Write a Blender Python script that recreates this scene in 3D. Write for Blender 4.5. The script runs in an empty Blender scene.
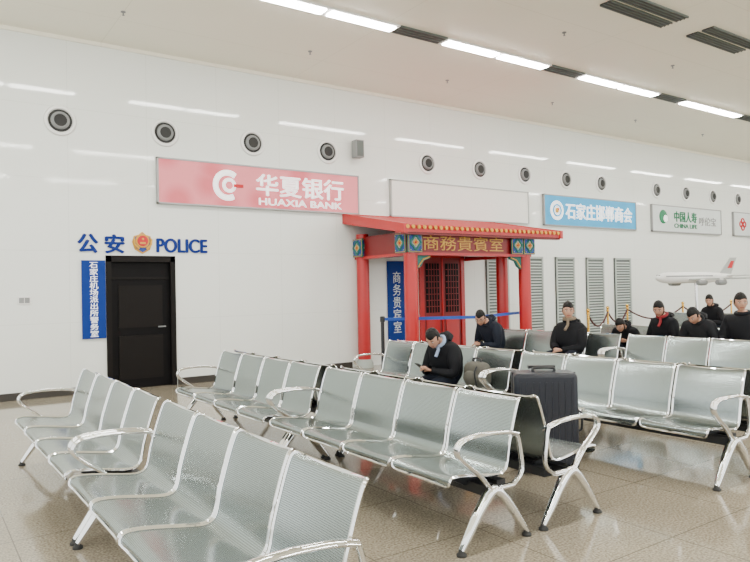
import bpy, math, random
from mathutils import Vector, Matrix, Euler
random.seed(4)
R=math.radians
WY=11.1      # wall plane
CZ=5.5       # ceiling height
# ---------------------------------------------------------------- materials
def new_mat(name):
    m=bpy.data.materials.new(name); m.use_nodes=True
    nt=m.node_tree; b=nt.nodes['Principled BSDF']
    return m,nt,b
def mat(name,col,rough=.5,metal=0.0,emit=None,es=0,spec=None,var=0.0,vscale=20,coat=0):
    m,nt,b=new_mat(name)
    b.inputs['Roughness'].default_value=rough
    b.inputs['Metallic'].default_value=metal
    if coat: b.inputs['Coat Weight'].default_value=coat
    if spec is not None: b.inputs['Specular IOR Level'].default_value=spec
    if emit:
        b.inputs['Emission Color'].default_value=(*emit,1); b.inputs['Emission Strength'].default_value=es
    n=nt.nodes.new('ShaderNodeTexNoise'); n.inputs['Scale'].default_value=vscale
    tc=nt.nodes.new('ShaderNodeTexCoord'); nt.links.new(tc.outputs['Object'],n.inputs['Vector'])
    mx=nt.nodes.new('ShaderNodeMix'); mx.data_type='RGBA'
    k=max(var,.03)
    mx.inputs[6].default_value=(*[c*(1-k) for c in col],1)
    mx.inputs[7].default_value=(*[min(1,c*(1+k)) for c in col],1)
    nt.links.new(n.outputs['Fac'],mx.inputs[0]); nt.links.new(mx.outputs[2],b.inputs['Base Color'])
    return m
def math_node(nt,op,a,b=None):
    n=nt.nodes.new('ShaderNodeMath'); n.operation=op
    for i,v in enumerate((a,b)):
        if v is None: continue
        if isinstance(v,(int,float)): n.inputs[i].default_value=v
        else: nt.links.new(v,n.inputs[i])
    return n.outputs[0]
def line_mask(nt,sock,period,width,off=0.0):
    a=math_node(nt,'ADD',sock,1000*period+off)
    m=math_node(nt,'MODULO',a,period)
    return math_node(nt,'LESS_THAN',m,width)
def panel_mat(name,col,linecol,ax,px,ay,py,w,rough,spec=.5,offx=0,offy=0,noise=0.02,coat=0):
    m,nt,b=new_mat(name)
    g=nt.nodes.new('ShaderNodeNewGeometry'); s=nt.nodes.new('ShaderNodeSeparateXYZ')
    nt.links.new(g.outputs['Position'],s.inputs[0])
    l1=line_mask(nt,s.outputs[ax],px,w,offx); l2=line_mask(nt,s.outputs[ay],py,w,offy)
    l=math_node(nt,'MAXIMUM',l1,l2)
    n=nt.nodes.new('ShaderNodeTexNoise'); n.inputs['Scale'].default_value=.6
    nt.links.new(g.outputs['Position'],n.inputs['Vector'])
    m0=nt.nodes.new('ShaderNodeMix'); m0.data_type='RGBA'
    m0.inputs[6].default_value=(*[c*(1-noise) for c in col],1); m0.inputs[7].default_value=(*[c*(1+noise) for c in col],1)
    nt.links.new(n.outputs['Fac'],m0.inputs[0])
    m1=nt.nodes.new('ShaderNodeMix'); m1.data_type='RGBA'
    nt.links.new(l,m1.inputs[0]); nt.links.new(m0.outputs[2],m1.inputs[6]); m1.inputs[7].default_value=(*linecol,1)
    nt.links.new(m1.outputs[2],b.inputs['Base Color'])
    b.inputs['Roughness'].default_value=rough; b.inputs['Specular IOR Level'].default_value=spec
    b.inputs['Coat Weight'].default_value=coat; b.inputs['Coat Roughness'].default_value=.04
    return m
M={}
M['wall']=panel_mat('wall_panel',(.83,.86,.82),(.70,.73,.69),0,1.2,2,1.1,.006,.05,.42,offx=.4,offy=.0)
M['ceil']=panel_mat('ceiling_panel',(.93,.90,.77),(.82,.79,.66),0,3.4,1,1.7,.012,.5,.3,offx=.9,offy=.2)
# granite floor
m,nt,b=new_mat('granite_floor')
g=nt.nodes.new('ShaderNodeNewGeometry'); s=nt.nodes.new('ShaderNodeSeparateXYZ'); nt.links.new(g.outputs['Position'],s.inputs[0])
l=math_node(nt,'MAXIMUM',line_mask(nt,s.outputs[0],.8,.007,.3),line_mask(nt,s.outputs[1],.8,.007,.1))
n1=nt.nodes.new('ShaderNodeTexNoise'); n1.inputs['Scale'].default_value=70; n1.inputs['Detail'].default_value=4
n2=nt.nodes.new('ShaderNodeTexNoise'); n2.inputs['Scale'].default_value=1.3
for n in(n1,n2): nt.links.new(g.outputs['Position'],n.inputs['Vector'])
cr=nt.nodes.new('ShaderNodeValToRGB'); cr.color_ramp.elements[0].position=.34; cr.color_ramp.elements[1].position=.66
cr.color_ramp.elements[0].color=(.22,.185,.13,1); cr.color_ramp.elements[1].color=(.48,.42,.32,1)
nt.links.new(n1.outputs['Fac'],cr.inputs[0])
mx=nt.nodes.new('ShaderNodeMix'); mx.data_type='RGBA'; mx.blend_type='MULTIPLY'; mx.inputs[0].default_value=.3
nt.links.new(cr.outputs[0],mx.inputs[6]); nt.links.new(n2.outputs['Fac'],mx.inputs[7])
m2=nt.nodes.new('ShaderNodeMix'); m2.data_type='RGBA'; nt.links.new(l,m2.inputs[0]); nt.links.new(mx.outputs[2],m2.inputs[6]); m2.inputs[7].default_value=(.13,.11,.08,1)
nt.links.new(m2.outputs[2],b.inputs['Base Color']); b.inputs['Roughness'].default_value=.08; b.inputs['Specular IOR Level'].default_value=.55
M['floor']=m
# perforated seat metal
m,nt,b=new_mat('perforated_steel')
uv=nt.nodes.new('ShaderNodeUVMap'); v=nt.nodes.new('ShaderNodeTexVoronoi'); v.voronoi_dimensions='2D'
v.inputs['Scale'].default_value=115; v.inputs['Randomness'].default_value=0
nt.links.new(uv.outputs[0],v.inputs['Vector'])
f=math_node(nt,'LESS_THAN',v.outputs['Distance'],.30)
mx=nt.nodes.new('ShaderNodeMix'); mx.data_type='RGBA'; nt.links.new(f,mx.inputs[0])
mx.inputs[6].default_value=(.36,.41,.405,1); mx.inputs[7].default_value=(.09,.11,.105,1)
nt.links.new(mx.outputs[2],b.inputs['Base Color']); b.inputs['Metallic'].default_value=.88; b.inputs['Roughness'].default_value=.23
M['perf']=m
M['chrome']=mat('chrome',(.88,.89,.90),.05,1.0)
M['beam']=mat('dark_beam_steel',(.02,.022,.025),.4,.3)
M['rubber']=mat('rubber',(.02,.02,.02),.7)
M['base']=mat('baseboard_stone',(.03,.025,.02),.3)
M['doorblk']=mat('door_dark',(.004,.0035,.004),.5,spec=.12)
M['doorfr']=mat('door_frame_dark',(.007,.0055,.005),.5,spec=.15)
M['white']=mat('white_paint',(.85,.85,.83),.4)
M['whitetxt']=mat('white_letter',(.95,.95,.95),.5,emit=(1,1,1),es=.9)
M['bluetxt']=mat('blue_letter',(.003,.022,.19),.5,spec=.2)
M['bluesign']=mat('blue_sign',(.003,.03,.22),.5,spec=.2)
M['cyan']=mat('cyan_sign',(.02,.32,.62),.4,emit=(.03,.42,.70),es=.2,var=.15,vscale=2)
M['cream']=mat('blank_sign_face',(.84,.84,.79),.5)
M['lgrey']=mat('light_grey_sign',(.66,.71,.70),.5,var=.08,vscale=2)
M['frame']=mat('sign_frame_alu',(.35,.35,.35),.4,.5)
M['frame2']=mat('sign_frame_grey',(.42,.44,.42),.5)
M['green']=mat('green_letter',(.0,.18,.07),.5)
M['redtxt']=mat('red_letter',(.55,.008,.015),.5)
M['gold']=mat('gold',(.85,.55,.12),.25,.9)
M['goldp']=mat('gold_paint',(.62,.33,.035),.45)
M['red']=mat('red_lacquer',(.47,.006,.008),.3,coat=.2)
M['redd']=mat('dark_red_lacquer',(.20,.005,.007),.4)
M['tile']=mat('red_roof_tile',(.47,.010,.012),.35)
M['teal']=mat('teal_paint',(.008,.14,.12),.5)
M['dblue']=mat('royal_blue_paint',(.008,.045,.28),.5)
M['grille']=mat('grille_dark',(.05,.05,.05),.6)
M['louv']=mat('louvre_grey_green',(.40,.45,.42),.5)
M['louvd']=mat('louvre_gap',(.10,.12,.11),.6)
M['lamp']=mat('lamp_tube',(1,1,1),.5,emit=(1,.99,.94),es=76)
M['suit']=mat('suitcase_black',(.008,.010,.018),.3,var=.2,vscale=60,spec=.4)
M['plastic']=mat('black_plastic',(.012,.013,.016),.35)
M['grey']=mat('grey_plastic',(.25,.26,.26),.5)
M['skin']=mat('skin',(.48,.26,.175),.5)
M['lip']=mat('lips',(.36,.11,.09),.5)
M['hair']=mat('black_hair',(.005,.0045,.0045),.5,var=.3,vscale=90,spec=.25)
M['eyew']=mat('eye_white',(.45,.45,.43),.3)
M['eyeb']=mat('eye_dark',(.01,.008,.006),.2)
M['jblack']=mat('black_jacket',(.005,.0055,.008),.7,var=.3,vscale=14,spec=.2)
M['jnavy']=mat('navy_jacket',(.007,.010,.020),.7,var=.3,vscale=14,spec=.2)
M['jgrey']=mat('charcoal_jacket',(.014,.015,.018),.7,var=.3,vscale=14,spec=.2)
M['jred']=mat('red_fabric',(.26,.012,.018),.7,var=.2)
M['jbrown']=mat('brown_jacket',(.018,.012,.010),.7,var=.2,spec=.2)
M['denim']=mat('dark_denim',(.008,.011,.020),.8,var=.2,spec=.2)
M['shoe']=mat('shoe_black',(.012,.012,.012),.4)
M['scarf']=mat('beige_scarf',(.20,.15,.10),.8,var=.2)
M['scarfb']=mat('pale_scarf',(.30,.38,.55),.8,var=.2)
M['bag']=mat('olive_bag',(.09,.085,.068),.7,var=.2)
M['screen']=mat('phone_screen',(.1,.2,.3),.1,emit=(.5,.7,1),es=1.5)
M['rope']=mat('velvet_rope',(.06,.008,.012),.8)
M['belt']=mat('blue_belt',(.008,.07,.40),.5)
# pink sign w/ pattern
m,nt,b=new_mat('pink_sign')
tc=nt.nodes.new('ShaderNodeTexCoord'); vo=nt.nodes.new('ShaderNodeTexVoronoi'); vo.inputs['Scale'].default_value=1.6
nt.links.new(tc.outputs['Object'],vo.inputs['Vector'])
cr=nt.nodes.new('ShaderNodeValToRGB'); e=cr.color_ramp.elements
e[0].position=.2; e[0].color=(.64,.11,.14,1); e[1].position=.5; e[1].color=(.74,.20,.23,1)
nt.links.new(vo.outputs['Distance'],cr.inputs[0]); nt.links.new(cr.outputs[0],b.inputs['Base Color'])
nt.links.new(cr.outputs[0],b.inputs['Emission Color']); b.inputs['Emission Strength'].default_value=.3; b.inputs['Roughness'].default_value=.3
M['pink']=m
# ---------------------------------------------------------------- mesh builder
class MB:
    def __init__(s): s.v=[];s.f=[];s.m=[];s.uv={};s.mats=[]
    def mi(s,k):
        if k not in s.mats: s.mats.append(k)
        return s.mats.index(k)
    def add(s,vs,fs,k,uvs=None,T=None):
        o=len(s.v); i=s.mi(k)
        for q in vs:
            q=Vector(q); s.v.append(T@q if T else q)
        for f in fs: s.f.append([a+o for a in f]); s.m.append(i)
        if uvs:
            for a,u in enumerate(uvs): s.uv[a+o]=u
    def box(s,a,b,k,T=None):
        x0,x1=sorted((a[0],b[0]));y0,y1=sorted((a[1],b[1]));z0,z1=sorted((a[2],b[2]))
        vs=[(x0,y0,z0),(x1,y0,z0),(x1,y1,z0),(x0,y1,z0),(x0,y0,z1),(x1,y0,z1),(x1,y1,z1),(x0,y1,z1)]
        fs=[(0,3,2,1),(4,5,6,7),(0,1,5,4),(1,2,6,5),(2,3,7,6),(3,0,4,7)]
        s.add(vs,fs,k,T=T)
    def prism(s,poly,d0,d1,k,T=None,plane='xz'):
        n=len(poly)
        def P(p,d): return (p[0],d,p[1]) if plane=='xz' else (p[0],p[1],d)
        vs=[P(p,d0) for p in poly]+[P(p,d1) for p in poly]
        fs=[tuple(range(n)),tuple(range(2*n-1,n-1,-1))]+[(i,i+n,(i+1)%n+n,(i+1)%n) for i in range(n)]
        s.add(vs,fs,k,T=T)
    def tube(s,pts,r,k,n=8,ref=None,asp=1.0,closed=False,T=None):
        pts=[Vector(p) for p in pts]; N=len(pts); vs=[];fs=[]
        rs=r if isinstance(r,(list,tuple)) else [r]*N
        pa=None
        for i,p in enumerate(pts):
            if closed: t=(pts[(i+1)%N]-pts[i-1])
            else: t=pts[min(i+1,N-1)]-pts[max(i-1,0)]
            t.normalize()
            if ref: a=Vector(ref)
            elif pa is None: a=Vector((0,0,1)) if abs(t.z)<.9 else Vector((1,0,0))
            else: a=pa
            a=a-t*a.dot(t); a.normalize(); pa=a; c=t.cross(a)
            for j in range(n):
                th=2*math.pi*j/n
                vs.append(p+a*math.cos(th)*rs[i]*asp+c*math.sin(th)*rs[i])
        for i in range(N if closed else N-1):
            for j in range(n):
                q=(i+1)%N
                fs.append((i*n+j,i*n+(j+1)%n,q*n+(j+1)%n,q*n+j))
        if not closed:
            fs.append(tuple(range(n-1,-1,-1))); fs.append(tuple((N-1)*n+j for j in range(n)))
        s.add(vs,fs,k,T=T)
    def lathe(s,prof,k,n=24,T=None,cap=True):
        vs=[];fs=[]
        for r,z in prof:
            for j in range(n):
                th=2*math.pi*j/n; vs.append((r*math.cos(th),r*math.sin(th),z))
        for i in range(len(prof)-1):
            for j in range(n): fs.append((i*n+j,i*n+(j+1)%n,(i+1)*n+(j+1)%n,(i+1)*n+j))
        if cap:
            fs.append(tuple(range(n-1,-1,-1))); fs.append(tuple((len(prof)-1)*n+j for j in range(n)))
        s.add(vs,fs,k,T=T)
    def ball(s,c,r,k,n=16,T=None,fn=None):
        vs=[];fs=[];h=n//2
        if not isinstance(r,(tuple,list)): r=(r,r,r)
        for i in range(h+1):
            ph=math.pi*i/h
            for j in range(n):
                th=2*math.pi*j/n
                u=Vector((math.sin(ph)*math.cos(th),math.sin(ph)*math.sin(th),math.cos(ph)))
                q=fn(u) if fn else Vector((u.x*r[0],u.y*r[1],u.z*r[2]))
                vs.append(q+Vector(c))
        for i in range(h):
            for j in range(n): fs.append((i*n+j,(i+1)*n+j,(i+1)*n+(j+1)%n,i*n+(j+1)%n))
        s.add(vs,fs,k,T=T)
    def mesh(s,name,smooth=True,ang=40):
        me=bpy.data.meshes.new(name); me.from_pydata([tuple(v) for v in s.v],[],s.f)
        for k in s.mats: me.materials.append(M[k])
        me.polygons.foreach_set('material_index',s.m)
        if s.uv:
            ul=me.uv_layers.new(name='UVMap')
            for lp in me.loops: ul.data[lp.index].uv=s.uv.get(lp.vertex_index,(0.5/70,0.5/70))
        if smooth:
            me.polygons.foreach_set('use_smooth',[True]*len(me.polygons))
            try: me.set_sharp_from_angle(angle=R(ang))
            except Exception: pass
        me.update(); return me
    def obj(s,name,loc=(0,0,0),parent=None,bevel=0,**kw):
        o=bpy.data.objects.new(name,s.mesh(name,**kw)); bpy.context.collection.objects.link(o)
        o.location=loc
        if parent: o.parent=parent
        if bevel:
            b=o.modifiers.new('bevel','BEVEL'); b.width=bevel; b.segments=2; b.limit_method='ANGLE'
        return o
def smooth_path(p,k=4):
    p=[Vector(q) for q in p]; out=[]
    for i in range(len(p)-1):
        a=p[max(i-1,0)];b=p[i];c=p[i+1];d=p[min(i+2,len(p)-1)]
        for j in range(k):
            t=j/k
            out.append(.5*((2*b)+(c-a)*t+(2*a-5*b+4*c-d)*t*t+(3*b-a-3*c+d)*t**3))
    out.append(p[-1]); return out
def text(name,body,x,z,w,h,y,matk,parent=None,bold=.0,spacing=1.0,ext=.004):
    # bold: stroke weight (metres) gained by doubling the letters side by side
    cu=bpy.data.curves.new(name,'FONT'); cu.body=body; cu.align_x='CENTER'; cu.align_y='CENTER'
    cu.extrude=ext; cu.space_line=spacing
    cu.materials.append(M[matk])
    o=bpy.data.objects.new(name,cu); bpy.context.collection.objects.link(o)
    bpy.context.view_layer.update()
    d=o.dimensions; bb=[Vector(c) for c in o.bound_box]
    cx=(min(c.x for c in bb)+max(c.x for c in bb))/2; cy=(min(c.y for c in bb)+max(c.y for c in bb))/2
    sx=(w-bold)/max(d.x,1e-4); sy=h/max(d.y,1e-4)
    shifts=[(0,0)] if bold==0 else [(-bold/2,0),(bold/2,0),(0,bold*.3),(0,-bold*.3)]
    for i,(dx,dz) in enumerate(shifts):
        if i: o=bpy.data.objects.new(name+'_stroke',cu); bpy.context.collection.objects.link(o)
        o.scale=(sx,sy,1); o.rotation_euler=(R(90),0,0)
        p=Vector((x-cx*sx+dx,y-.0006*i,z-cy*sy+dz))
        if parent: o.parent=parent; p=p-parent.location
        o.location=p
    return o
# ---------------------------------------------------------------- room
X0,X1,Y0=-5,38,-6
b=MB(); b.box((X0,Y0,-.1),(X1,WY+.2,0),'floor'); b.obj('floor',smooth=False)
b=MB(); b.box((X0,Y0,CZ),(X1,WY+.2,CZ+.15),'ceil'); b.obj('ceiling',smooth=False)
# north wall with door opening
DX0,DX1,DZ=2.57,3.59,2.09
b=MB()
b.box((X0,WY,0),(DX0,WY+.2,CZ),'wall'); b.box((DX1,WY,0),(X1,WY+.2,CZ),'wall'); b.box((DX0,WY,DZ),(DX1,WY+.2,CZ),'wall')
b.obj('wall_north',smooth=False)
b=MB(); b.box((X1,Y0,0),(X1+.2,WY+.2,CZ),'wall'); b.obj('wall_east',smooth=False)
b=MB()
for a,c in((X0,DX0-.06),(DX1+.06,7.1),(11.6,X1)): b.box((a,WY-.02,0),(c,WY,.11),'base')
b.obj('baseboard_north',smooth=False)
b=MB(); b.box((X0,WY-.03,CZ-.06),(X1,WY,CZ),'ceil'); b.obj('trim_1',smooth=False)
# police room door
b=MB()
for x0,x1 in((DX0-.04,DX0+.04),(DX1-.04,DX1+.04)): b.box((x0,WY-.03,0),(x1,WY-.001,DZ+.04),'doorfr')
b.box((DX0-.04,WY-.03,DZ-.05),(DX1+.04,WY-.001,DZ+.05),'doorfr')
b.box((DX0+.004,WY+.06,0),(DX1-.004,WY+.11,DZ-.004),'doorblk')
b.box((DX0+.04,WY+.04,DZ-.33),(DX1-.04,WY+.06,DZ-.29),'doorfr')
for z0,z1 in((.15,.85),(.98,1.66)):
    b.box((DX0+.16,WY+.045,z0),(DX1-.16,WY+.06,z1),'doorfr')
b.tube([(DX1-.13,WY+.06,.98),(DX1-.13,WY+.0,.98),(DX1-.25,WY+.0,.98)],.011,'grey')
b.obj('door_1')
# ---------------------------------------------------------------- air nozzles
b=MB(); T=Matrix.Rotation(R(90),4,'X')
b.lathe([(.235,0.0),(.235,.012),(.22,.03),(.185,.032),(.172,.012),(.170,.006)],'white',32,T,cap=False)
b.lathe([(.19,.0),(.175,.010),(.15,.012)],'rubber',32,T)
b.lathe([(.135,.012),(.135,.03),(.12,.055),(.10,.062),(.092,.05)],'grey',32,T,cap=False)
b.lathe([(.098,.045),(.09,.047)],'rubber',32,T)
nm=b.mesh('air_nozzle')
xs=[.35,1.9,3.5,5.07,6.63,9.11,10.63,12.1,13.6,15.0,17.5,19,20.5,22,23.5,26,27.5,29,30.5]
for x in xs:
    o=bpy.data.objects.new('air_nozzle',nm); bpy.context.collection.objects.link(o); o.location=(x,WY,4.19)
# speaker on wall
b=MB(); b.box((-.09,-.22,-.17),(.09,-.05,.17),'grey'); b.box((-.075,-.23,-.15),(.075,-.218,.15),'louvd')
b.box((-.03,-.06,-.04),(.03,0,.04),'grey'); b.obj('wall_speaker',(7.25,WY,4.28),bevel=.01)
b=MB(); b.box((-.09,-.015,-.06),(.09,0,.06),'white'); b.box((-.07,-.02,-.04),(-.005,-.012,.04),'grey'); b.box((.005,-.02,-.04),(.07,-.012,.04),'grey')
b.obj('light_switch_panel',(1.38,WY,1.46),bevel=.004)
# ---------------------------------------------------------------- signs
def board(name,x0,x1,z0,z1,face,frame='frame',t=.06):
    cx,cz=(x0+x1)/2,(z0+z1)/2; w,h=(x1-x0)/2,(z1-z0)/2
    b=MB(); b.box((-w+.02,-t,-h+.02),(w-.02,0,h-.02),face)
    b.box((-w,-t-.012,h-.025),(w,0,h),frame); b.box((-w,-t-.012,-h),(w,0,-h+.025),frame)
    b.box((-w,-t-.012,-h),(-w+.025,0,h),frame); b.box((w-.025,-t-.012,-h),(w,0,h),frame)
    return b,(cx,WY,cz)
b,l=board('',3.34,7.30,3.0,3.77,'pink')
# C logo
c0=(-.76,.0); 
arc=[( c0[0]+.22*math.cos(a), -.065, c0[1]+.22*math.sin(a)) for a in [R(50+i*(250/20)) for i in range(21)]]
b.tube(arc,.05,'whitetxt',8,ref=(0,1,0),asp=.15)
arc=[(c0[0]+.10*math.cos(a)+.03,-.068,c0[1]+.10*math.sin(a)) for a in [R(i*18) for i in range(20)]]
b.tube(arc,.03,'whitetxt',8,ref=(0,1,0),asp=.15,closed=True)
b.box((c0[0]+.11,-.075,-.028),(c0[0]+.29,-.06,.028),'redtxt')
s=b.obj('bank_sign_pink',l)
text('sign_text','华夏银行',6.02,3.44,1.85,.38,WY-.068,'whitetxt',s,bold=.022)
text('sign_text_latin','HUAXIA BANK',6.02,3.14,1.75,.12,WY-.068,'whitetxt',s,bold=.010)
b,l=board('',8.08,12.15,3.0,3.77,'cream','frame2'); b.obj('blank_sign_board',l)
b,l=board('',12.69,16.42,3.0,3.77,'cyan')
b.lathe([(.24,0),(.24,.02)],'whitetxt',28,Matrix.Translation((-1.4,-.05,0))@T)
b.tube([(-1.4+.14*math.cos(R(a)),-.075,.14*math.sin(R(a))) for a in range(0,360,24)],.02,'cyan',6,closed=True)
b.ball((-1.4,-.075,0),(.07,.01,.07),'goldp',10); b.ball((-1.36,-.082,.03),(.03,.01,.03),'redtxt',10)
s=b.obj('chamber_of_commerce_sign',l)
text('sign_text','石家庄邯郸商会',14.85,3.39,2.75,.40,WY-.068,'whitetxt',s,bold=.022)
b,l=board('',17.17,20.85,3.0,3.77,'lgrey')
b.ball((-1.3,-.065,.05),(.2,.02,.2),'green',16); b.ball((-1.22,-.08,.0),(.1,.02,.1),'whitetxt',16)
s=b.obj('insurance_sign',l)
text('sign_text','中国人寿',18.85,3.47,1.2,.30,WY-.068,'green',s,bold=.022)
text('sign_text_latin','CHINA LIFE',18.85,3.2,1.2,.12,WY-.068,'green',s,bold=.012)
text('sign_text_side','呼伦宝',20.05,3.38,.95,.26,WY-.068,'grey',s)
b,l=board('',21.6,25.3,3.0,3.77,'lgrey')
for dx,dz in((0,.1),(.1,0),(0,-.1),(-.1,0)):
    b.tube([(-1.3+dx+.09*math.cos(R(a)),-.07,dz+.09*math.sin(R(a))) for a in range(0,360,30)],.02,'redtxt',6,closed=True)
s=b.obj('telecom_sign',l)
text('sign_text','中国联通',24.0,3.39,2.0,.34,WY-.068,'redtxt',s,bold=.02)
b,l=board('',26,29.6,3.0,3.77,'cyan'); b.obj('advertisement_sign',l)
# police lettering
e=bpy.data.objects.new('police_lettering',None); bpy.context.collection.objects.link(e); e.location=(3.15,WY,2.33)
text('char_gong','公',2.27,2.325,.31,.29,WY-.012,'bluetxt',e,bold=.028,ext=.010)
text('char_an','安',2.67,2.325,.31,.29,WY-.012,'bluetxt',e,bold=.028,ext=.010)
text('letters_police','POLICE',3.76,2.315,.87,.225,WY-.012,'bluetxt',e,bold=.022,ext=.010)
b=MB()
sh=[(-.13,.10),(-.06,.12),(0,.17),(.06,.12),(.13,.10),(.16,.0),(.12,-.12),(0,-.19),(-.12,-.12),(-.16,0)]
b.prism([(p[0],p[1]) for p in sh],-.02,0,'goldp')
b.prism([(p[0]*.85,p[1]*.85) for p in sh],-.03,-.01,'dblue')
b.lathe([(.115,0),(.11,.02)],'goldp',24,Matrix.Translation((0,-.025,.02))@T); b.lathe([(.09,0),(.085,.02)],'redtxt',24,Matrix.Translation((0,-.032,.02))@T)
b.ball((0,-.055,.05),(.02,.006,.02),'goldp',8); b.box((-.045,-.056,-.03),(.045,-.05,.0),'goldp')
for sx in(-1,1): b.tube([(sx*.06,-.045,-.11),(sx*.13,-.045,-.04),(sx*.14,-.045,.05)],.018,'goldp',6)
b.obj('police_badge',(3.10,WY,2.36))
# vertical police sign
b=MB(); b.box((-.175,-.035,-.61),(.175,0,.61),'bluesign'); s=b.obj('police_room_sign',(2.345,WY,1.45),bevel=.004)
text('sign_text','\n'.join('石家庄机场派出所警务室'),2.345,1.45,.125,1.16,WY-.038,'whitetxt',s)
# ---------------------------------------------------------------- ceiling strips
def lampmesh():
    b=MB()
    b.box((-1.22,-.13,-.03),(1.22,.13,0),'white')
    for x in(-.61,.61): b.box((x-.56,-.09,-.045),(x+.56,.09,-.03),'lamp')
    return b.mesh('ceiling_light')
def grillemesh(L,W=.12):
    b=MB(); b.box((-L,-W,-.02),(L,W,0),'grille')
    for y in(-W,-W/3,W/3,W): b.box((-L,y-.008,-.03),(L,y+.008,0),'louvd')
    return b.mesh('ceiling_diffuser')
lm=lampmesh(); g1=grillemesh(.46); g2=grillemesh(.75,.09)
def link(name,me,loc,rot=0):
    o=bpy.data.objects.new(name,me); bpy.context.collection.objects.link(o); o.location=loc; o.rotation_euler=(0,0,rot); return o
for y in(8.15,2.6,-2.5):
    for i in range(-2,8):
        x=4.9+3.4*i
        link('ceiling_light',lm,(x,y,CZ)); link('ceiling_diffuser',g1,(x+1.7,y,CZ))
for i in range(-2,10):
    link('ceiling_diffuser',g2,(8.85+2.2*i,5.84,CZ)); link('ceiling_diffuser',g2,(8.85+2.2*i,5.58,CZ))
b=MB(); b.lathe([(.035,0),(.035,-.01),(.010,-.015),(.009,-.045),(.02,-.05),(.02,-.053)],'grey',12); sp=b.mesh('ceiling_sprinkler')
for x in range(2,22,3):
    for y in(9.7,6.9): link('ceiling_sprinkler',sp,(x+.5,y,CZ))
# ---------------------------------------------------------------- wall louvres
def louvre(x0,x1):
    b=MB(); w=(x1-x0)/2
    b.box((-w,-.03,.12),(w,0,2.23),'louvd')
    for sx in(-w,w-.05): b.box((sx,-.05,.12),(sx+.05,0,2.23),'louv')
    b.box((-w,-.05,2.18),(w,0,2.23),'louv'); b.box((-w,-.05,.12),(w,0,.17),'louv')
    z=.2
    while z<2.15:
        b.prism([(-.05,z),(-.03,z+.035),(-.024,z+.035),(-.044,z)],-w+.05,w-.05,'louv',T=Matrix(((0,1,0,0),(1,0,0,0),(0,0,1,0),(0,0,0,1))))
        z+=.07
    b.obj('wall_louvre',((x0+x1)/2,WY,0),smooth=False)
for x0 in(10.75,11.93,13.1,14.28,15.45): louvre(x0,x0+.7)
# ---------------------------------------------------------------- gate
FY=9.42; GX0,GX1=7.3,10.2
e=bpy.data.objects.new('vip_lounge_gate',None); bpy.context.collection.objects.link(e); e.location=(8.8,10.2,0)
def gl(p): return (p[0]-8.8,p[1]-10.2,p[2])
b=MB()
for x,y in((GX0,WY-.15),(GX0,FY),(GX1,FY),(GX1,10.05)):
    b.lathe([(.17,0),(.17,.08),(.14,.14),(.125,.16)],'louv',20,Matrix.Translation(gl((x,y,0))))
    b.lathe([(.125,.14),(.122,2.6)],'red',20,Matrix.Translation(gl((x,y,0))))
b.obj('columns',parent=e)
b=MB()
b.box(gl((GX0,FY-.08,2.15)),gl((GX1,FY+.08,2.52)),'redd')
b.box(gl((GX0-.1,FY-.10,2.11)),gl((GX1+.1,FY+.10,2.16)),'red')
b.box(gl((GX0-.25,FY-.11,2.50)),gl((GX1+.35,FY+.11,2.57)),'red')
for x in(GX0,GX1):
    b.box(gl((x-.07,FY,2.15)),gl((x+.07,WY,2.52)),'redd'); b.box(gl((x-.09,FY,2.11)),gl((x+.09,WY,2.16)),'red')
b.box(gl((GX0,FY,2.52)),gl((GX1,WY,2.55)),'redd')
b.obj('beams',parent=e)
b=MB()
def decor(cx,cz,w,h,y,axis='x'):
    Tm=Matrix.Translation(gl((cx,y,cz)))
    if axis=='y': Tm=Tm@Matrix.Rotation(R(-90),4,'Z')
    b.box((-w,-.02,-h),(w,0,h),'teal',Tm); b.box((-w+.012,-.024,-h+.012),(w-.012,-.01,h-.012),'goldp',Tm); b.box((-w+.022,-.03,-h+.022),(w-.022,-.012,h-.022),'dblue',Tm)
    for sc,kk,rr in((.62,'teal',.022),(.40,'louv',.008),(.24,'goldp',.014)):
        b.tube([(sc*w*(1+.18*math.cos(R(4*a)))*math.cos(R(a)),-.033,sc*h*(1+.18*math.cos(R(4*a)))*math.sin(R(a))) for a in range(0,360,12)],rr,kk,6,T=Tm,closed=True)
    b.ball((0,-.033,0),(.022,.012,.022),'redtxt',10,Tm)
    for sx in(-1,1):
        for sz in(-1,1):
            b.ball((sx*(w-.045),-.03,sz*(h-.045)),(.022,.01,.022),'teal',8,Tm); b.ball((sx*(w-.045),-.038,sz*(h-.045)),(.010,.008,.010),'louv',8,Tm)
for x in(GX0,GX1-.34,GX1): decor(x,2.33,.16,.175,FY-.125)
for yy in(WY-.2,FY+.1): decor(GX0-.13,2.33,.16,.175,yy,'y')
decor(GX0,2.33,.15,.18,WY-.28)
for x,sg in((GX0+.12,1),(GX1-.12,-1)):
    b.prism([(0,0),(sg*.32,0),(sg*.3,-.06),(sg*.16,-.10),(sg*.10,-.2),(0,-.26)],-.03,.03,'teal',T=Matrix.Translation(gl((x,FY,2.12))))
    b.tube([(sg*.3+0,-.035,-.03),(sg*.14,-.035,-.08),(.02*sg,-.035,-.22)],.012,'goldp',6,T=Matrix.Translation(gl((x,FY,2.12))))
b.obj('painted_panels',parent=e)
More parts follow.
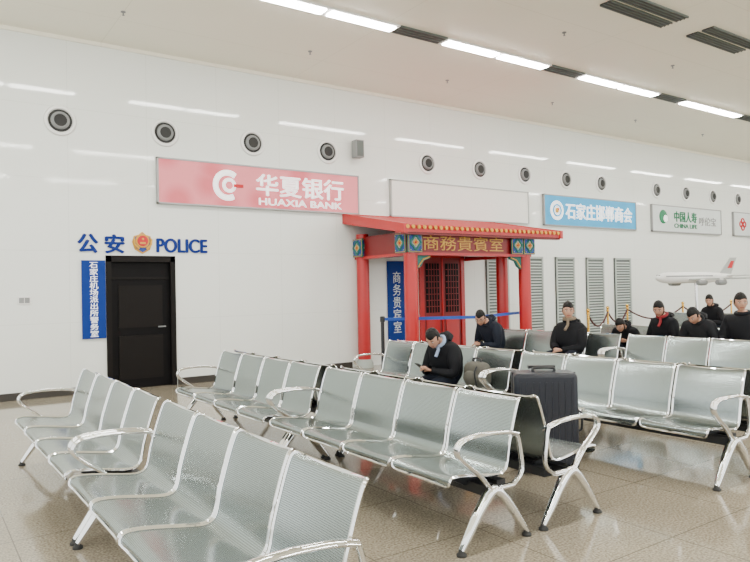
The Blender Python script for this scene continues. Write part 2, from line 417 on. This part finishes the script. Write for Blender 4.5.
# roof
b=MB(); RX0,RX1=6.98,11.0; ZB,ZF,YF=2.97,2.60,9.15
b.add([gl(p) for p in((RX0,WY,ZB),(RX1,WY,ZB),(RX1,YF,ZF),(RX0,YF,ZF),(RX0,WY,ZB-.10),(RX1,WY,ZB-.10),(RX1,YF,ZF-.08),(RX0,YF,ZF-.08))],
  [(0,3,2,1),(4,5,6,7),(0,1,5,4),(1,2,6,5),(2,3,7,6),(3,0,4,7)],'tile')
x=RX0+.04
while x<RX1:
    b.tube([gl((x,WY,ZB+.0)),gl((x,YF-.02,ZF+.0))],.028,'tile',8)
    b.lathe([(.035,0),(.035,.02)],'goldp',10,Matrix.Translation(gl((x,YF-.02,ZF-.01)))@T)
    x+=.125
b.box(gl((RX0,YF-.01,ZF-.10)),gl((RX1,YF+.05,ZF-.06)),'red')
b.box(gl((RX0,YF+.02,ZF-.14)),gl((RX1,YF+.12,ZF-.09)),'redd')
for xx in(RX0,RX1):
    b.add([gl(p) for p in((xx-.04,WY,ZB+.04),(xx+.04,WY,ZB+.04),(xx+.04,YF-.03,ZF+.04),(xx-.04,YF-.03,ZF+.04),(xx-.04,WY,ZB-.16),(xx+.04,WY,ZB-.16),(xx+.04,YF-.03,ZF-.12),(xx-.04,YF-.03,ZF-.12))],
      [(0,3,2,1),(4,5,6,7),(0,1,5,4),(1,2,6,5),(2,3,7,6),(3,0,4,7)],'red')
b.box(gl((RX0,WY-.08,ZB-.02)),gl((RX1,WY,ZB+.03)),'tile')
b.obj('tiled_roof',parent=e)
text('gate_text','商務貴賓室',8.52,2.335,2.0,.27,FY-.09,'goldp',e)
# VIP door
b=MB()
dx0,dx1=8.8,10.05
b.box((dx0,WY-.06,0),(dx0+.1,WY,2.27),'red'); b.box((dx1-.1,WY-.06,0),(dx1,WY,2.27),'red'); b.box((dx0,WY-.06,2.17),(dx1,WY,2.27),'red')
b.box((dx0+.1,WY-.03,0),(dx1-.1,WY,2.17),'redd')
mid=(dx0+dx1)/2; b.box((mid-.02,WY-.045,0),(mid+.02,WY,2.17),'red')
for a,c in((dx0+.1,mid-.02),(mid+.02,dx1-.1)):
    b.box((a+.07,WY-.04,1.0),(c-.07,WY-.028,2.05),'doorblk')
    for i in range(1,5):
        xx=a+.07+(c-a-.14)*i/5; b.box((xx-.008,WY-.05,1.0),(xx+.008,WY-.035,2.05),'redd')
    for i in range(1,8):
        zz=1.0+1.05*i/8; b.box((a+.07,WY-.05,zz-.008),(c-.07,WY-.035,zz+.008),'redd')
    b.box((a+.07,WY-.04,.15),(c-.07,WY-.028,.85),'red')
b.obj('door_2',smooth=False)
b=MB(); b.box((-.22,-.04,-.87),(.22,0,.87),'bluesign'); s=b.obj('vip_lounge_sign',(8.2,WY,1.22),bevel=.004)
text('sign_text','\n'.join('商务贵宾室'),8.2,1.25,.2,1.25,WY-.042,'lgrey',s)
# ---------------------------------------------------------------- barriers
def post(b,p,k='gold',h=1.0):
    Tm=Matrix.Translation(p)
    b.lathe([(.17,0),(.17,.012),(.14,.03),(.05,.05),(.025,.07),(.024,h-.1),(.035,h-.09),(.035,h-.05),(.02,h-.045)],k,20,Tm)
    b.ball((p[0],p[1],h-.01),.04,k,14)
b=MB(); ps=[(7.0,9.9),(8.5,9.0),(10.5,9.8)]
for p in ps:
    Tm=Matrix.Translation((p[0],p[1],0))
    b.lathe([(.17,0),(.17,.015),(.13,.03),(.035,.04),(.032,.92),(.045,.93),(.045,1.02),(.03,1.03)],'plastic',20,Tm)
for a,c in zip(ps,ps[1:]):
    a=Vector((*a,.975));c=Vector((*c,.975)); d=(c-a).normalized(); n=Vector((-d.y,d.x,0))*.002; u=Vector((0,0,.027))
    b.add([a-u-n,c-u-n,c+u-n,a+u-n,a-u+n,c-u+n,c+u+n,a+u+n],[(0,1,2,3),(7,6,5,4),(0,4,5,1),(3,2,6,7)],'belt')
b.obj('belt_barrier')
b=MB(); ps=[(11.6,8.98),(13.1,9.6),(14.7,10.2),(17,10.1),(19.3,10.0)]
for p in ps: post(b,(p[0],p[1],0))
for a,c in zip(ps,ps[1:]):
    a=Vector((*a,.9));c=Vector((*c,.9))
    b.tube([a.lerp(c,t/12)-Vector((0,0,.28*4*(t/12)*(1-t/12))) for t in range(13)],.02,'rope',8)
b.obj('rope_barrier')
# ---------------------------------------------------------------- airport bench
PITCH=.58
def bench():
    b=MB()
    prof=[(-.545,.375),(-.562,.395),(-.555,.425),(-.52,.437),(-.44,.432),(-.33,.415),(-.22,.397),(-.16,.395),(-.122,.415),(-.103,.46),(-.088,.54),(-.062,.63),(-.034,.72),(-.012,.78),(.004,.812),(.022,.822),(.036,.81)]
    P=[Vector((p[0],0,p[1])) for p in prof]; P=smooth_path(P,2)
    arc=[0]
    for i in range(1,len(P)): arc.append(arc[-1]+(P[i]-P[i-1]).length)
    tot=arc[-1]; N=len(P); Mx=9
    nor=[]
    for i in range(N):
        t=(P[min(i+1,N-1)]-P[max(i-1,0)]).normalized(); nor.append(Vector((-t.z,0,t.x)))
    for s in range(4):
        yc=PITCH*(s+.5); vs=[];uvs=[];fs=[]
        hw=[]
        for i in range(N):
            dd=min(arc[i],tot-arc[i]); w=.275
            rr=.05
            if dd<rr: w-= rr-math.sqrt(max(0,rr*rr-(rr-dd)**2))
            hw.append(w)
        for side in(0,1):
            for i in range(N):
                for j in range(Mx+1):
                    t=-1+2*j/Mx
                    bow=.012*(1-t*t)
                    q=P[i]-nor[i]*(bow+(.008 if side else 0))+Vector((0,yc+t*hw[i],0))
                    vs.append(q); uvs.append((arc[i],t*hw[i]+.3))
        K=(Mx+1)
        for side in(0,1):
            o=side*N*K
            for i in range(N-1):
                for j in range(Mx):
                    f=(o+i*K+j,o+(i+1)*K+j,o+(i+1)*K+j+1,o+i*K+j+1)
                    fs.append(f if side else f[::-1])
        b.add(vs,fs,'perf',uvs)
        loop=[P[i]+Vector((0,yc-hw[i],0)) for i in range(N)]+[P[i]+Vector((0,yc+hw[i],0)) for i in range(N-1,-1,-1)]
        b.tube(loop,.009,'chrome',6,closed=True)
        for dy in(-.12,.12):
            b.prism([(-.44,.40),(-.13,.366),(-.13,.345),(-.20,.32),(-.32,.32),(-.44,.38)],yc+dy-.012,yc+dy+.012,'beam')
    L=4*PITCH
    b.box((-.30,-.02,.285),(-.22,L+.02,.345),'beam')
    b.box((-.16,.05,.29),(-.09,L-.05,.345),'beam')
    for y in(-.02,L+.02):
        leg=smooth_path([(-.515,y,.03),(-.45,y,.12),(-.36,y,.24),(-.26,y,.325),(-.16,y,.25),(-.06,y,.12),(.01,y,.03)],4)
        n=len(leg); b.tube(leg,[.017+.014*math.sin(math.pi*i/(n-1)) for i in range(n)],'chrome',10,ref=(0,1,0),asp=1.2)
        for x in(-.515,.01):
            b.lathe([(.03,0),(.03,.012),(.02,.02),(.016,.04)],'rubber',12,Matrix.Translation((x,y,0)))
        arm=smooth_path([(-.055,y,.625),(-.15,y,.645),(-.32,y,.655),(-.47,y,.645),(-.53,y,.61),(-.525,y,.56),(-.46,y,.50),(-.37,y,.43),(-.28,y,.33)],4)
        n=len(arm); b.tube(arm,.014,'chrome',10,ref=(0,1,0),asp=1.8)
        b.tube([(-.055,y,.625),(-.065,y+(.05 if y<0 else -.05),.60)],.012,'chrome',8)
        b.tube(smooth_path([(-.10,y,.325),(-.02,y,.40),(-.035,y,.56),(-.055,y,.625)],4),.013,'chrome',8,ref=(0,1,0),asp=1.4)
        b.tube([(-.27,y,.325),(-.10,y,.325)],.018,'chrome',8)
    return b.mesh('airport_bench',ang=50)
bm=bench()
def bench_at(x,y,flip=False):
    if flip: link('airport_bench',bm,(x,y+4*PITCH,0),math.pi)
    else: link('airport_bench',bm,(x,y,0))
for y in(1.99,4.43): bench_at(1.32,y)
for y in(2.87,5.29): bench_at(3.04,y); bench_at(3.21,y,True)
for y in(2.64,5.06): bench_at(5.3,y); bench_at(5.47,y,True)
for y in(3.30,5.72): bench_at(8.1,y)
for y in(2.78,5.20): bench_at(10.06,y)
bench_at(15.1,6.9)
# ---------------------------------------------------------------- suitcase
b=MB()
w,d,h=.25,.15,.78
b.box((-w,-d,.05),(w,d,.05+h-.02),'suit')
so=b
b=MB()
for x in(-w+.05,w-.05):
    for y in(-d+.04,d-.04):
        b.lathe([(.025,-.012),(.025,.012)],'rubber',14,Matrix.Translation((x,y,.027))@T)
        b.box((x-.018,y-.018,.03),(x+.018,y+.018,.06),'plastic')
for x in[-w+.05+i*.05 for i in range(9)]: b.box((x-.006,-d-.006,.10),(x+.006,-d+.01,.74),'suit')
b.box((-w-.004,-.012,.06),(w+.004,.012,.805),'plastic')
b.tube(smooth_path([(-.08,-.02,.805),(-.075,-.02,.84),(.075,-.02,.84),(.08,-.02,.805)],4),.012,'plastic',8)
for x in(-.09,.09): b.tube([(x,.09,.80),(x,.09,.835)],.008,'chrome',8)
b.box((-.11,.07,.825),(.11,.11,.85),'plastic')
b.tube(smooth_path([(w,-.06,.5),(w+.035,-.06,.48),(w+.035,-.06,.36),(w,-.06,.34)],4),.01,'plastic',8)
e=bpy.data.objects.new('suitcase',None); bpy.context.collection.objects.link(e)
o=so.obj('shell',parent=e,bevel=.035); o.modifiers['bevel'].segments=4
b.obj('fittings',parent=e)
e.location=(4.24,3.74,0); e.rotation_euler=(0,0,R(-40))
# ---------------------------------------------------------------- bag on seat
b=MB()
def bagf(u):
    f=lambda a:math.copysign(abs(a)**.6,a)
    return Vector((f(u.x)*.10,f(u.y)*.16,f(u.z)*.14))
b.ball((0,0,.14),1,'bag',24,fn=bagf)
b.ball((-.09,0,.11),(.05,.12,.08),'bag',16)
b.tube(smooth_path([(0,-.06,.27),(0,-.05,.31),(0,.05,.31),(0,.06,.27)],4),.01,'plastic',8)
b.tube(smooth_path([(-.10,-.1,.24),(-.135,-.1,.17),(-.11,-.1,.04)],4),.01,'plastic',8)
b.obj('travel_bag',(5.05,5.38,.425))
# ---------------------------------------------------------------- model aircraft
b=MB(); TX=Matrix.Rotation(R(-90),4,'Y')
b.lathe([(.005,1.2),(.05,1.17),(.09,1.1),(.125,.98),(.135,.8),(.135,-.35),(.11,-.7),(.06,-1.05),(.02,-1.2)],'white',20,TX)
for s in(1,-1):
    b.prism([(-.35,s*.1),(.1,s*.1),(.48,s*1.15),(.33,s*1.15)],-.06,-.03,'frame2',plane='xy')
    b.prism([(.85,s*.03),(1.1,s*.03),(1.25,s*.42),(1.13,s*.42)],.02,.04,'frame2',plane='xy')
    for k,(ex,ey) in enumerate(((-.22,.42),(.02,.75))):
        b.lathe([(.05,-.12),(.065,-.1),(.07,.05),(.06,.13),(.02,.135)],'grey',14,Matrix.Translation((ex,s*ey,-.13))@TX)
        b.box((ex-.05,s*ey-.008,-.09),(ex+.08,s*ey+.008,-.04),'white')
    b.box((-1.0,s*.128-.004,.02),(.4,s*.128+.01,.05),'grey')
b.prism([(.75,.10),(1.1,.08),(1.28,.48),(1.1,.48)],-.015,.015,'frame2')
b.prism([(.98,.22),(1.12,.22),(1.2,.40),(1.1,.40)],-.02,.02,'redtxt')
b.box((-1.14,-.05,.05),(-1.09,.05,.075),'plastic')
b.tube([(0,0,-.1),(0,0,-1.2)],.035,'chrome',12)
b.lathe([(.4,-1.65),(.4,-1.61),(.30,-1.55),(.30,-1.25),(.33,-1.2),(.02,-1.19)],'white',28)
o=b.obj('model_airplane',(15.75,9.0,1.65)); o.rotation_euler=(0,0,R(-16))
# ---------------------------------------------------------------- people
def sstep(a,b_,x):
    t=max(0,min(1,(x-a)/(b_-a))); return t*t*(3-2*t)
def person(name,hip,heading,lean=.1,slouch=.15,hyaw=0,hpitch=.2,top='jblack',pants='denim',scarf=None,hands=None,glasses=False,phone=False,longhair=False,scale=1.0,legsp=.11,bulk=1.08,hood=True,knee=0.0):
    V=Vector; Pz=.53
    def up(p,extra=0):
        p=V(p)-V((0,0,Pz)); return Matrix.Rotation(lean,3,'Y')@p+V((0,0,Pz))
    LR=Matrix.Rotation(lean,3,'Y')
    pel=V((0,0,Pz)); s1=up((-.02,0,.68)); ch=up((-.01,0,.85)); nb=up((.015,0,.99))
    q=Matrix.Rotation(lean+slouch,3,'Y')
    nt_=nb+q@V((.005,0,.085))
    J=[pel,s1,ch,nb,nt_]; rad=[.150,.150*bulk,.158*bulk,.085,.055]; E=[(0,1),(1,2),(2,3),(3,4)]; lab=['pel','tor','tor','tor','neck']
    wr=[]
    hands=hands or [(.33,.08,.66),(.33,-.08,.66)]
    for sgn,hd in zip((1,-1),hands):
        sh=up((.02,sgn*.18,.895)); hd=V(hd)
        d=hd-sh; L=min(d.length,.53); hd=sh+d.normalized()*L
        a=.28;c=.27; x=(a*a-c*c+L*L)/(2*L); hh=math.sqrt(max(0,a*a-x*x))
        dn=d.normalized(); pole=V((-.35,sgn*.6,-1)); pole=(pole-dn*pole.dot(dn)).normalized()
        el=sh+dn*x+pole*hh
        i=len(J); J+= [sh,sh.lerp(el,.5),el,el.lerp(hd,.5),hd]; rad+=[.082*bulk,.075*bulk,.063*bulk,.053,.038]; lab+=['arm']*5
        E+=[(2,i),(i,i+1),(i+1,i+2),(i+2,i+3),(i+3,i+4)]
        wr.append((el,hd,sgn))
    for sgn in(1,-1):
        k_=knee*sgn
        i=len(J); J+=[V((.06,sgn*.095,Pz-.01)),V((.25,sgn*legsp,.52)),V((.43,sgn*legsp,.49)),V((.45+k_*.5,sgn*legsp,.28)),V((.44+k_,sgn*legsp,.09)),V((.51+k_,sgn*(legsp+.01),.05)),V((.61+k_,sgn*(legsp+.02),.04))]
        rad+=[.095,.088,.070,.062,.045,.045,.035]; lab+=['leg']*5+['foot']*2
        E+=[(0,i)]+[(i+k,i+k+1) for k in range(6)]
    me=bpy.data.meshes.new('tmp'); me.from_pydata([tuple(j) for j in J],E,[]); o=bpy.data.objects.new('tmp',me); bpy.context.collection.objects.link(o)
    o.modifiers.new('s','SKIN')
    sv=me.skin_vertices[0].data
    for i,r in enumerate(rad): sv[i].radius=(r,r); sv[i].use_root=(i==0)
    md=o.modifiers.new('ss','SUBSURF'); md.levels=2; md.render_levels=2
    dg=bpy.context.evaluated_depsgraph_get(); dg.update()
    ev=o.evaluated_get(dg).to_mesh()
    vs=[v.co.copy() for v in ev.vertices]; fs=[tuple(p.vertices) for p in ev.polygons]
    o.evaluated_get(dg).to_mesh_clear(); bpy.data.objects.remove(o)
    b=MB()
    def near(c):
        best=None;bd=9
        for (i,j) in E:
            a=J[i];d=J[j]-a;t=max(0,min(1,(c-a).dot(d)/max(d.dot(d),1e-6))); q=a+d*t
            dist=(c-q).length-(rad[i]*(1-t)+rad[j]*t)
            if dist<bd: bd=dist;best=(i,j,t)
        return best
    key={'pel':pants,'leg':pants,'foot':'shoe','tor':top,'arm':top,'neck':'skin'}
    b.v+=vs
    for f in fs:
        c=sum((vs[i] for i in f),V())/len(f); i,j,t=near(c)
        l=lab[j] if t>.5 else lab[i]
        if l=='tor' and i==3 and t>.35: l='neck'
        if (i,j)==(0,1): l='tor'
        if l=='foot' or (lab[j]=='foot' and t>.3): l='foot'
        b.f.append(list(f)); b.m.append(b.mi(key[l]))
    # jacket collar, hood
    cc=nb+q@V((0.0,0,.02)); ring=[cc+q@V((.075*math.cos(a),.085*math.sin(a),-.012*math.cos(a))) for a in [R(i*22.5) for i in range(16)]]
    b.tube(ring,.026,top,8,closed=True)
    if hood:
        b.tube([nb+q@V((-.03,.10,.0)),nb+q@V((-.10,.07,-.015)),nb+q@V((-.13,0,-.03)),nb+q@V((-.10,-.07,-.015)),nb+q@V((-.03,-.10,.0))],[.03,.045,.055,.045,.03],top,10)
    if scarf:
        cc=nb+q@V((0.01,0,.045)); ring=[cc+q@V((.072*math.cos(a),.078*math.sin(a),.0)) for a in [R(i*22.5) for i in range(16)]]
        b.tube(ring,.024,scarf,10,closed=True)
        b.tube([cc+q@V((.075,.02,0)),nb+LR@V((.11,.03,-.05)),ch+LR@V((.165*bulk,.03,.02))],.020,scarf,8)
    # hands
    for el,hd,sgn in wr:
        d=(hd-el).normalized(); side=V((0,1,0)); nrm=d.cross(side)
        if nrm.length<.2: nrm=V((0,0,1))
        nrm.normalize(); side=nrm.cross(d).normalized()
        if nrm.z<0: nrm=-nrm
        b.tube([hd-d*.035,hd+d*.008],.044,top,12)
        Hm=Matrix((( d.x,side.x,nrm.x,hd.x),(d.y,side.y,nrm.y,hd.y),(d.z,side.z,nrm.z,hd.z),(0,0,0,1)))
        b.ball((.05,0,0),(.052,.042,.018),'skin',14,T=Hm)
        for k,(yy,ln) in enumerate(((-.030,.066),(-.010,.076),(.011,.071),(.030,.056))):
            pts=[];a=.1;p=V((.078,yy,.002));pts.append(p.copy())
            for seg in(.42,.32,.26):
                for _ in range(2):
                    p=p+V((math.cos(a),0,-math.sin(a)))*ln*seg/2; pts.append(p.copy())
                a+=.5
            b.tube(pts,[.0095,.009,.0092,.0085,.0086,.008,.006],'skin',8,ref=(0,1,0),T=Hm)
        ty=-sgn
        b.tube([V((.02,ty*.03,0)),V((.045,ty*.055,-.005)),V((.068,ty*.062,-.012)),V((.085,ty*.060,-.02))],[.012,.0115,.010,.007],'skin',8,T=Hm)
    # head
    hc=nt_+(Matrix.Rotation(lean+slouch*1.2,3,'Y')@V((.02,0,.080)))
    Hr=Matrix.Translation(hc)@Matrix.Rotation(hyaw,4,'Z')@Matrix.Rotation(hpitch+lean*.3,4,'Y')
    def hf(u):
        x,y,z=u.x*.098,u.y*.077,u.z*.118
        if u.z<0:
            k=-u.z; y*=1-.30*k**1.6; x*= (1-.05*k) if u.x>0 else (1-.35*k)
            if u.x>0: x+=.012*k
        if u.x>0:
            x+=.026*math.exp(-(u.y/.13)**2-((u.z+.14)/.15)**2)
            x-=.010*math.exp(-((abs(u.y)-.38)/.16)**2-((u.z-.04)/.11)**2)
            x+=.006*math.exp(-(u.y/.28)**2-((u.z+.46)/.07)**2)
            x+=.006*math.exp(-(u.y/.25)**2-((u.z+.85)/.15)**2)
        return V((x,y,z))
    st=len(b.f); b.ball((0,0,0),1,'skin',40,T=Hr,fn=hf)
    inv=Hr.inverted(); lm_=b.mi('lip')
    for fi in range(st,len(b.f)):
        c=inv@(sum((b.v[i] for i in b.f[fi]),V())/len(b.f[fi]))
        if c.x>.05 and abs(c.y)<.024 and -.062<c.z<-.046: b.m[fi]=lm_
    for sg in(1,-1):
        b.ball((.083,sg*.031,.006),(.010,.014,.008),'eyew',10,T=Hr); b.ball((.089,sg*.031,.006),(.006,.008,.0075),'eyeb',8,T=Hr)
        b.tube([(.090,sg*.014,.026),(.092,sg*.032,.030),(.080,sg*.050,.024)],.0038,'hair',6,T=Hr)
        b.ball((-.005,sg*.080,-.008),(.018,.008,.028),'skin',12,T=Hr)
        if glasses:
            b.tube([(.104,sg*.033+.024*math.cos(R(a)),.006+.019*math.sin(R(a))) for a in range(0,360,30)],.0026,'plastic',6,T=Hr,closed=True)
            b.tube([(.104,sg*.057,.008),(0,sg*.082,.01)],.002,'plastic',6,T=Hr)
    if glasses: b.tube([(.105,-.01,.01),(.105,.01,.01)],.002,'plastic',6,T=Hr)
    rnd=random.Random(int(hip[1]*10)); ph=rnd.uniform(0,6)
    def hairf(u):
        p=hf(u); p.x=min(p.x,.094)
        lim=.36+.08*math.sin(u.y*4+ph)
        cov=1.0
        if u.x>0.0:
            fr=sstep(.0,.3,u.x)*(1-sstep(.86,.99,abs(u.y)))
            cov=1-fr*(1-sstep(lim-.05,lim+.08,u.z))
        if not longhair:
            cov*=sstep(-.72,-.50,u.z)
            if abs(u.y)>.5: cov*=1-sstep(-.30,-.10,u.x)*(1-sstep(-.22,-.08,u.z))
        else: cov*=sstep(-.95,-.85,u.z)
        full=1.085+.085*sstep(.3,1,u.z)+.03*math.sin(u.x*15+u.y*12+ph)*math.cos(u.z*13+u.y*7)+rnd.uniform(-.010,.010)
        k=.90+(full-.90)*cov
        if longhair and u.z<0 and cov>.5: p.z*=1.3
        return p*k+V((-.004,0,.002))
    b.ball((0,0,0),1,'hair',64,T=Hr,fn=hairf)
    if phone:
        c=(wr[0][1]+wr[1][1])/2+(wr[0][1]-wr[0][0]).normalized()*.10; c.z+=.02
        Tm=Matrix.Translation(c)@Matrix.Rotation(R(-35),4,'Y')
        b.box((-.07,-.036,-.004),(.07,.036,.004),'plastic',Tm); b.box((-.064,-.032,.004),(.064,.032,.005),'screen',Tm)
    o=b.obj(name,(hip[0],hip[1],0),ang=80); o.rotation_euler=(0,0,heading); o.scale=(scale,)*3
    return o
PI=math.pi
person('seated_man',(5.02,5.80),PI+.1,lean=.24,slouch=.72,hpitch=.55,hyaw=.25,top='jblack',pants='denim',scarf='scarfb',hands=[(.36,.05,.66),(.37,-.06,.68)],phone=True,scale=.92,bulk=1.22,knee=.05)
person('seated_man',(7.84,7.88),PI,lean=.42,slouch=.45,hpitch=.35,top='jnavy',glasses=True,hyaw=.55,hands=[(.38,.03,.60),(.34,-.10,.62)],bulk=1.18)
person('seated_man',(7.82,6.38),PI+.15,lean=-.06,slouch=.16,hpitch=.08,hyaw=.6,top='jblack',scarf='scarf',hands=[(.26,.03,.60),(.30,-.05,.62)],bulk=1.28,legsp=.15)
person('seated_woman',(9.76,6.72),PI+.2,lean=.62,slouch=.4,hpitch=.4,top='jblack',longhair=True,scale=.90)
person('seated_woman',(9.76,6.07),PI-.15,lean=.12,slouch=.35,hpitch=.3,hyaw=.5,top='jblack',longhair=True,scarf='jred',bulk=1.15)
person('seated_man',(9.76,5.49),PI+.15,lean=.38,slouch=.5,hpitch=.5,hyaw=-.2,top='jgrey',bulk=1.12)
person('seated_man',(9.76,4.90),PI,lean=-.04,slouch=.15,hpitch=.1,hyaw=.7,top='jblack',scale=1.06,bulk=1.28,hands=[(.25,.0,.62),(.32,-.10,.60)])
person('seated_woman',(14.8,8.06),PI,lean=.15,slouch=.25,hyaw=.3,top='jblack',longhair=True)
# ---------------------------------------------------------------- world + camera
w=bpy.data.worlds.new('world'); bpy.context.scene.world=w; w.use_nodes=True
bg=w.node_tree.nodes['Background']; bg.inputs[0].default_value=(.99,1,.97,1); bg.inputs[1].default_value=2.45
cam=bpy.data.cameras.new('camera'); co=bpy.data.objects.new('camera',cam); bpy.context.collection.objects.link(co)
cam.lens=671/750*36; cam.sensor_width=36; cam.clip_end=200
yaw=R(34.7); pit=R(.8); th=R(1.2)
F=Vector((math.sin(yaw)*math.cos(pit),math.cos(yaw)*math.cos(pit),math.sin(pit)))
Rt=Vector((math.cos(yaw),-math.sin(yaw),0)); U=Rt.cross(F)
R2=Rt*math.cos(th)-U*math.sin(th); U2=U*math.cos(th)+Rt*math.sin(th)
mt=Matrix(((R2.x,U2.x,-F.x,0),(R2.y,U2.y,-F.y,0),(R2.z,U2.z,-F.z,1.5),(0,0,0,1)))
co.matrix_world=mt
bpy.context.scene.camera=co
